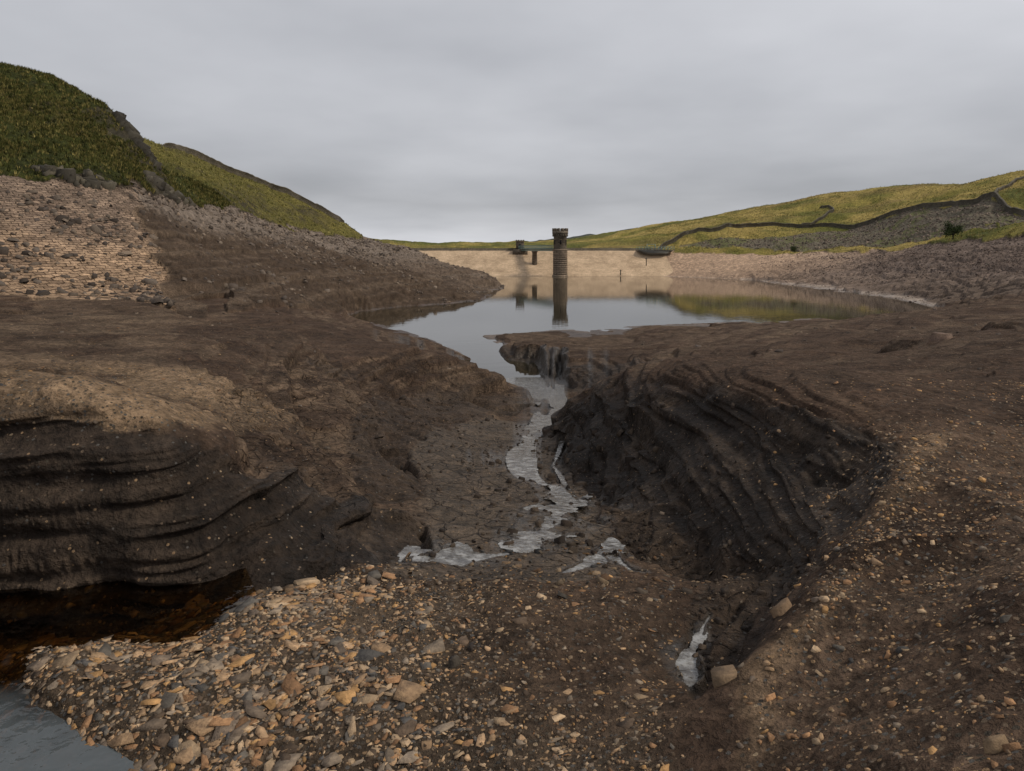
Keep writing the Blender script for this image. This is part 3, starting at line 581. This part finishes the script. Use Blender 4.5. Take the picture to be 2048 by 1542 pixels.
def wall(name,pts,hgt,th,mat=drym,jit=.12):
    pw=[tow(q(a,b_,0))[:2] for a,b_ in pts]; S=[]
    for i in range(len(pw)-1):
        a=np.array(pw[i]);b_=np.array(pw[i+1]);m=max(2,int(np.linalg.norm(a-b_)/.7))
        for k in range(m): S.append(a+(b_-a)*k/m)
    S.append(np.array(pw[-1])); S=np.array(S)
    for _ in range(40): S[1:-1]=(S[:-2]+2*S[1:-1]+S[2:])/4
    z=np.array([zat(*s) for s in S]); zs=z.copy()
    for _ in range(3): zs[1:-1]=(zs[:-2]+2*zs[1:-1]+zs[2:])/4
    t=np.gradient(S,axis=0); t/=np.linalg.norm(t,axis=1,keepdims=True); nr=np.stack([-t[:,1],t[:,0]],1)
    vv=[];ff=[]
    for i in range(len(S)):
        en=min(1,.35+min(i,len(S)-1-i)*.25)
        hh_=(hgt+rng.normal(0,jit*.5))*en; z0=z[i]-1.0
        for o_,zz_ in ((-.5,z0),(-.36,zs[i]+hh_-.15),(-.42,zs[i]+hh_-.12),(-.3,zs[i]+hh_+.1),(.3,zs[i]+hh_+.1),(.42,zs[i]+hh_-.12),(.36,zs[i]+hh_-.15),(.5,z0)):
            jx=rng.normal(0,.03); vv.append((S[i,0]+nr[i,0]*(o_+jx)*th,S[i,1]+nr[i,1]*(o_+jx)*th,zz_))
        if i:
            a=8*i
            for k in range(7): ff.append((a-8+k,a-7+k,a+1+k,a+k))
    e=8*(len(S)-1); o=mk(name,vv,[ff,[tuple(range(8)),tuple(e+k for k in range(7,-1,-1))]],mat); return o
wall('dry_stone_wall',[(1318,262),(1400,272),(1470,278),(1540,282),(1600,285),(1700,265),(1800,245),(1900,225),(1988,206),(2000,201),(2014,195),(2040,186),(2120,180),(2300,170)],1.5,.8)
wall('dry_stone_wall',[(1600,290),(1640,300),(1668,318),(1665,335),(1640,345)],1.2,.7)
wall('dry_stone_wall',[(1990,206),(2000,230),(2048,255),(2150,262)],1.0,.7)
wall('dry_stone_wall',[(322,168),(440,184),(520,192),(600,199),(650,206),(688,211)],1.5,.7,dryl)
# ---- dam
xs_=np.linspace(-62,57,80); vv=[];ff=[]
prof=[(-6.5,-2.6),(0,0),(6,2.35),(11,4.5),(16,6.7),(20.6,8.7),(21.4,8.75),(21.6,8.75),(21.6,9.75),(22.2,9.75),(22.2,8.9),(27,8.9),(40,3)]
for i,x in enumerate(xs_):
    bend=.0006*(x-5)**2*(1 if x<5 else .3)
    for (dy,z) in prof: vv.append((x,236.2+dy+bend,z+rng.normal(0,.03)))
    if i:
        a=len(prof)*i
        for k in range(len(prof)-1): ff.append((a-len(prof)+k,a+k,a+k+1,a-len(prof)+k+1))
dam=mk('dam',vv,[ff],damm)
dam.data.materials.append(dryl); gm_=NT('crest_grass'); gm_.pbr((.16,.15,.05),.9); dam.data.materials.append(gm_.m)
for pl_ in dam.data.polygons:
    k=pl_.index%(len(prof)-1)
    if k in (6,7,8,9): pl_.material_index=1
    if k>=10: pl_.material_index=2
def box(name,c,s,mat,par,rz=0,bev=0):
    x,y,z=[a/2 for a in s]; v=[(-x,-y,-z),(x,-y,-z),(x,y,-z),(-x,y,-z),(-x,-y,z),(x,-y,z),(x,y,z),(-x,y,z)]
    cr,sr_=math.cos(rz),math.sin(rz); v=[(a*cr-b_*sr_+c[0],a*sr_+b_*cr+c[1],d_+c[2]) for a,b_,d_ in v]
    return mk(name,v,[[(0,3,2,1),(4,5,6,7),(0,1,5,4),(1,2,6,5),(2,3,7,6),(3,0,4,7)]],mat,parent=par)
def lathe(name,prof,mat,par,seg=32,c=(0,0)):
    v=[];f=[]
    for r,z in prof:
        for k in range(seg): a=2*math.pi*k/seg; v.append((c[0]+r*math.cos(a),c[1]+r*math.sin(a),z))
    for j in range(len(prof)-1):
        for k in range(seg): f.append((j*seg+k,j*seg+(k+1)%seg,(j+1)*seg+(k+1)%seg,(j+1)*seg+k))
    t=[tuple(range((len(prof)-1)*seg,len(prof)*seg))]
    return mk(name,v,[f,t],mat,parent=par)
def beam(a,b_,r):
    a=Vector(a);b_=Vector(b_);d_=(b_-a); d_.normalize(); up=Vector((0,0,1)) if abs(d_.z)<.9 else Vector((1,0,0)); s_=d_.cross(up).normalized()*r; t_=d_.cross(s_).normalized()*r
    return [tuple(p_+i*s_+j*t_) for p_ in (a,b_) for i,j in ((-1,-1),(1,-1),(1,1),(-1,1))]
def beams(name,lst,mat,par):
    v=[];f=[]
    for a,b_,r in lst:
        n0=len(v); v+=beam(a,b_,r); f+=[tuple(n0+k for k in q_) for q_ in ((0,1,2,3),(7,6,5,4),(0,4,5,1),(1,5,6,2),(2,6,7,3),(3,7,4,0))]
    return mk(name,v,[f],mat,parent=par)
def emp(name):
    e=bpy.data.objects.new(name,None); link(e); return e
dark=NT('dark_opening'); dark.pbr((.012,.012,.012),.8); dark=dark.m
iron=NT('painted_iron'); tcn=iron.n('ShaderNodeNewGeometry').outputs['Position']; iron.pbr(iron.ramp(iron.noise(tcn,3,4),[(.3,(.15,.22,.19)),(.7,(.28,.36,.32))]),.6); iron=iron.m
conc=masonry('concrete',(.2,.195,.175),(.17,.165,.15),(.12,.12,.11),2.5,1.2)
# ---- valve tower
tw_=emp('valve_tower'); TX,TY=16.45,233.0
pr=[(2.75,-2.5),(2.75,.5),(2.5,.6)]
z=.6
while z<8.4: pr+=[(2.36,z),(2.36,z+.1),(2.5,z+.18),(2.5,z+.62),(2.36,z+.7)]; z+=.72
pr+=[(2.36,8.6),(2.62,8.75),(2.62,9.1),(2.2,9.25)]
lathe('lower_shaft',pr,towl,tw_,40,(TX,TY))
lathe('upper_shaft',[(2.2,9.2),(2.18,13.2),(2.3,13.3),(2.3,13.5),(2.2,13.55),(2.2,14.2),(2.68,14.5),(2.72,14.55),(2.72,15.5),(2.35,15.5),(2.35,14.9)],towm,tw_,40,(TX,TY))
for k in range(20):
    a=2*math.pi*k/20; box('corbel_%d'%k,(TX+2.42*math.cos(a),TY+2.42*math.sin(a),13.98),(.5,.34,.75),towm,tw_,a)
for k in range(12):
    a=2*math.pi*(k+.5)/12; box('merlon_%d'%k,(TX+2.53*math.cos(a),TY+2.53*math.sin(a),15.93),(.36,.82,.9),towm,tw_,a)
for a in (-90,-30,-150,180):
    r_=math.radians(a); box('window',(TX+2.17*math.cos(r_),TY+2.17*math.sin(r_),11.6),(.18,.5,1.5),dark,tw_,r_); box('window_head',(TX+2.17*math.cos(r_),TY+2.17*math.sin(r_),12.52),(.26,.85,.2),towl,tw_,r_); box('window_sill',(TX+2.17*math.cos(r_),TY+2.17*math.sin(r_),10.75),(.3,.8,.15),towl,tw_,r_)
# ---- footbridge
fb=emp('footbridge'); A=np.array([TX-2.0,TY+1.0]); B=np.array([3.2,255.5]); dv_=(B-A); Lb=np.linalg.norm(dv_); dv_/=Lb; nv=np.array([-dv_[1],dv_[0]])
lst=[]
nseg=14
for s_ in (-.75,.75):
    P0=A+nv*s_; P1=B+nv*s_
    for zz_,r_ in ((8.75,.1),(9.45,.12),(10.65,.07),(10.1,.035)): lst.append(((P0[0],P0[1],zz_),(P1[0],P1[1],zz_),r_))
    for k in range(nseg+1):
        c_=P0+(P1-P0)*k/nseg; lst.append(((c_[0],c_[1],8.75),(c_[0],c_[1],10.65),.06))
        if k<nseg:
            n_=P0+(P1-P0)*(k+1)/nseg; lst.append(((c_[0],c_[1],9.45),(n_[0],n_[1],10.65),.035)); lst.append(((c_[0],c_[1],10.65),(n_[0],n_[1],9.45),.035)); lst.append(((c_[0],c_[1],8.75),(n_[0],n_[1],9.45),.05))
beams('railings_and_girders',lst,iron,fb)
mid=(A+B)/2; box('deck',(mid[0],mid[1],9.35),(Lb,1.45,.14),conc,fb,math.atan2(dv_[1],dv_[0]))
pc=A+(B-A)*.56; lathe('pier',[(1.05,-1),(1.0,3.5),(.85,8.1),(1.1,8.2),(1.1,8.62)],towm,fb,16,tuple(pc))
# ---- gatehouse at crest
gh=emp('gatehouse'); gx,gy=3.0,257.0
box('abutment',(gx,gy-1.2,8.2),(5.6,4.6,2.2),towm,gh); box('body',(gx,gy,10.7),(3.0,2.6,2.9),towm,gh); box('parapet',(gx,gy,12.25),(3.4,3.0,.3),towl,gh)
for k in range(4):
    for j in (-1,1): box('merlon',(gx-1.35+.9*k,gy+j*1.3,12.6),(.5,.36,.45),towm,gh)
box('doorway',(gx,gy-1.33,10.3),(1.0,.1,1.9),dark,gh); box('side_window',(gx+1.52,gy,10.9),(.08,.6,1.0),dark,gh)
# ---- overflow platform with green railings
op=emp('overflow_platform'); ox,oy=53.0,252
mk('channel_walls',[(ox-6,oy,8.8),(ox+7,oy+2,8.8),(ox+3.5,oy-1,7.9),(ox-2,oy-2,7.8),(ox-6,oy+6,8.6),(ox+7,oy+7,8.8),(ox+3.5,oy+6,6.0),(ox-1,oy+6,6.0)],[[(0,3,2,1),(0,1,5,4),(0,4,7,3),(1,2,6,5),(3,7,6,2)]],conc,parent=op)
box('deck',(ox+.5,oy+3,8.9),(13.5,5,.25),conc,op)
lst=[]
for yy_ in (oy+.6,oy+5.3):
    for zz_ in (9.6,10.2): lst.append(((ox-6,yy_,zz_),(ox+7,yy_,zz_),.06))
    for k in range(12): x_=ox-6+13*k/11; lst.append(((x_,yy_,8.9),(x_,yy_,10.2),.06))
lst+= [((ox-3,oy+.6,9),(ox-3,oy+.6,11.2),.12),((ox-3,oy+.6,11.1),(ox,oy+.6,11.1),.1),((ox,oy+.6,9),(ox,oy+.6,11.2),.12)]
beams('green_railings',lst,iron,op)
wd=NT('weathered_timber'); wd.pbr((.06,.05,.04),.9)
for x_,y_,h_ in ((48.2,245,2.6),(37.7,237,1.8)):
    e=emp('marker_post'); z0=max(0,(y_-236.2)*.41); beams('post',[((x_,y_,z0-.6),(x_,y_,z0+h_),.14),((x_-.35,y_,z0+h_-.3),(x_+.35,y_,z0+h_-.3),.07)],wd.m,e)
# ---- bushes
lf=NT('leaves'); la=lf.n('ShaderNodeAttribute',attribute_name='Col').outputs['Color']; lf.pbr(la,.7,None,.2)
def bush(x_,y_,h_,seed):
    r_=np.random.default_rng(seed); e=emp('hawthorn_bush'); z0=zat(x_,y_); lst=[((x_,y_,z0-.3),(x_+.1,y_,z0+h_*.45),.12)]
    cl=[]
    for k in range(9):
        a=r_.random()*6.28; t_=(x_+math.cos(a)*h_*.38*r_.random(),y_+math.sin(a)*h_*.38,z0+h_*(.25+.6*r_.random())); lst.append(((x_+.05,y_,z0+h_*.2),t_,.05)); cl.append(t_)
    beams('trunk_and_limbs',lst,wd.m,e)
    n_=1800; cc=np.array(cl)[r_.integers(0,9,n_)]+r_.normal(0,h_*.12,(n_,3)); s_=h_*.035
    d1=r_.normal(0,1,(n_,3)); d1/=np.linalg.norm(d1,axis=1,keepdims=True); d2=np.cross(d1,r_.normal(0,1,(n_,3))); d2/=np.linalg.norm(d2,axis=1,keepdims=True)
    P_=np.stack([cc-d1*s_,cc+d2*s_*.7,cc+d1*s_,cc-d2*s_*.7],1).reshape(-1,3); co=np.array([(.035,.055,.015),(.06,.085,.022),(.025,.035,.012)])[r_.integers(0,3,n_)]; co=np.repeat(np.concatenate([co,np.ones((n_,1))],1),4,axis=0)
    mk('foliage',P_,[np.arange(n_*4).reshape(-1,4)],lf.m,attrs={'Col':('FLOAT_COLOR',co)},parent=e)
bush((1906-1024)/F*178,178,4.4,1); bush((1590-1024)/F*236,236,2.8,2)
# ------------------------------------------------------------------ sky / light
wo=bpy.data.worlds.new('World'); scene.world=wo; wo.use_nodes=True; t=wo.node_tree; t.nodes.clear()
def nn_(typ,**k):
    nd=t.nodes.new(typ)
    for a,b_ in k.items(): setattr(nd,a,b_)
    return nd
SE,SA=math.radians(46),math.radians(98)
sky=nn_('ShaderNodeTexSky',sky_type='NISHITA'); sky.sun_disc=False; sky.sun_elevation=SE; sky.sun_rotation=SA
bgs=nn_('ShaderNodeBackground'); bgs.inputs[1].default_value=.08; t.links.new(sky.outputs[0],bgs.inputs[0])
tc=nn_('ShaderNodeTexCoord'); sp=nn_('ShaderNodeSeparateXYZ'); t.links.new(tc.outputs['Generated'],sp.inputs[0])
def mth(op,a,b_,cl=False):
    nd=nn_('ShaderNodeMath',operation=op,use_clamp=cl)
    for i,x in enumerate((a,b_)):
        if isinstance(x,(int,float)): nd.inputs[i].default_value=x
        elif x is not None: t.links.new(x,nd.inputs[i])
    return nd.outputs[0]
zc=mth('ADD',mth('MAXIMUM',sp.outputs[2],0),.16)
cb=nn_('ShaderNodeCombineXYZ'); t.links.new(mth('DIVIDE',sp.outputs[0],zc),cb.inputs[0]); t.links.new(mth('DIVIDE',sp.outputs[1],zc),cb.inputs[1])
def wn(scale,det,rough,vec,off=0):
    mp=nn_('ShaderNodeMapping'); mp.inputs['Location'].default_value=(off,off*.7,0); t.links.new(vec,mp.inputs[0])
    nd=nn_('ShaderNodeTexNoise'); nd.inputs['Scale'].default_value=scale; nd.inputs['Detail'].default_value=det; nd.inputs['Roughness'].default_value=rough; t.links.new(mp.outputs[0],nd.inputs['Vector']); return nd.outputs['Fac']
nA=wn(.42,3,.45,cb.outputs[0],3.1); nB=wn(1.1,4,.5,cb.outputs[0],9)
rp=nn_('ShaderNodeValToRGB'); e=rp.color_ramp.elements
for _ in range(6): e.new(.5)
stops=[(0,.74),(.022,.66),(.07,.44),(.13,.51),(.24,.60),(.40,.66),(.55,.48),(1,.42)]
for x,(pp,vv_) in zip(e,stops): x.position=pp; x.color=(vv_*.975,vv_*.99,vv_*1.045,1)
elev=mth('ADD',sp.outputs[2],mth('MULTIPLY',mth('SUBTRACT',nA,.5),.12)); t.links.new(elev,rp.inputs[0])
mlt=nn_('ShaderNodeMix',data_type='RGBA',blend_type='MULTIPLY'); mlt.inputs[0].default_value=1
r2=nn_('ShaderNodeValToRGB'); r2.color_ramp.elements[0].position=.36; r2.color_ramp.elements[0].color=(.80,.805,.815,1); r2.color_ramp.elements[1].position=.64; r2.color_ramp.elements[1].color=(1.16,1.155,1.15,1)
t.links.new(mth('ADD',mth('MULTIPLY',nA,.6),mth('MULTIPLY',nB,.4)),r2.inputs[0]); t.links.new(rp.outputs[0],mlt.inputs[6]); t.links.new(r2.outputs[0],mlt.inputs[7])
bgc=nn_('ShaderNodeBackground'); t.links.new(mlt.outputs[2],bgc.inputs[0]); bgc.inputs[1].default_value=1.0
mxs=nn_('ShaderNodeMixShader'); mxs.inputs[0].default_value=.94; t.links.new(bgs.outputs[0],mxs.inputs[1]); t.links.new(bgc.outputs[0],mxs.inputs[2])
wout=nn_('ShaderNodeOutputWorld'); t.links.new(mxs.outputs[0],wout.inputs[0])
sl_=bpy.data.lights.new('sun','SUN'); sl_.energy=1.5; sl_.angle=math.radians(10); sl_.color=(1,.91,.77); so=bpy.data.objects.new('sun',sl_); link(so)
dirv=Vector((math.sin(SA)*math.cos(SE),math.cos(SA)*math.cos(SE),math.sin(SE))); so.rotation_euler=dirv.to_track_quat('Z','Y').to_euler()
sl_.energy=2.0
# ------------------------------------------------------------------ camera
cd=bpy.data.cameras.new('camera'); cd.sensor_width=36; cd.lens=24; cd.shift_y=-271/2048; cd.clip_start=.05; cd.clip_end=20000
co=bpy.data.objects.new('camera',cd); link(co); co.location=(0,0,HC); co.rotation_euler=(math.radians(90),0,0); scene.camera=co
scene.view_settings.view_transform='Standard'; scene.view_settings.look='None'; scene.view_settings.exposure=0
print("done",time.time()-T0, "objects",len(bpy.data.objects))
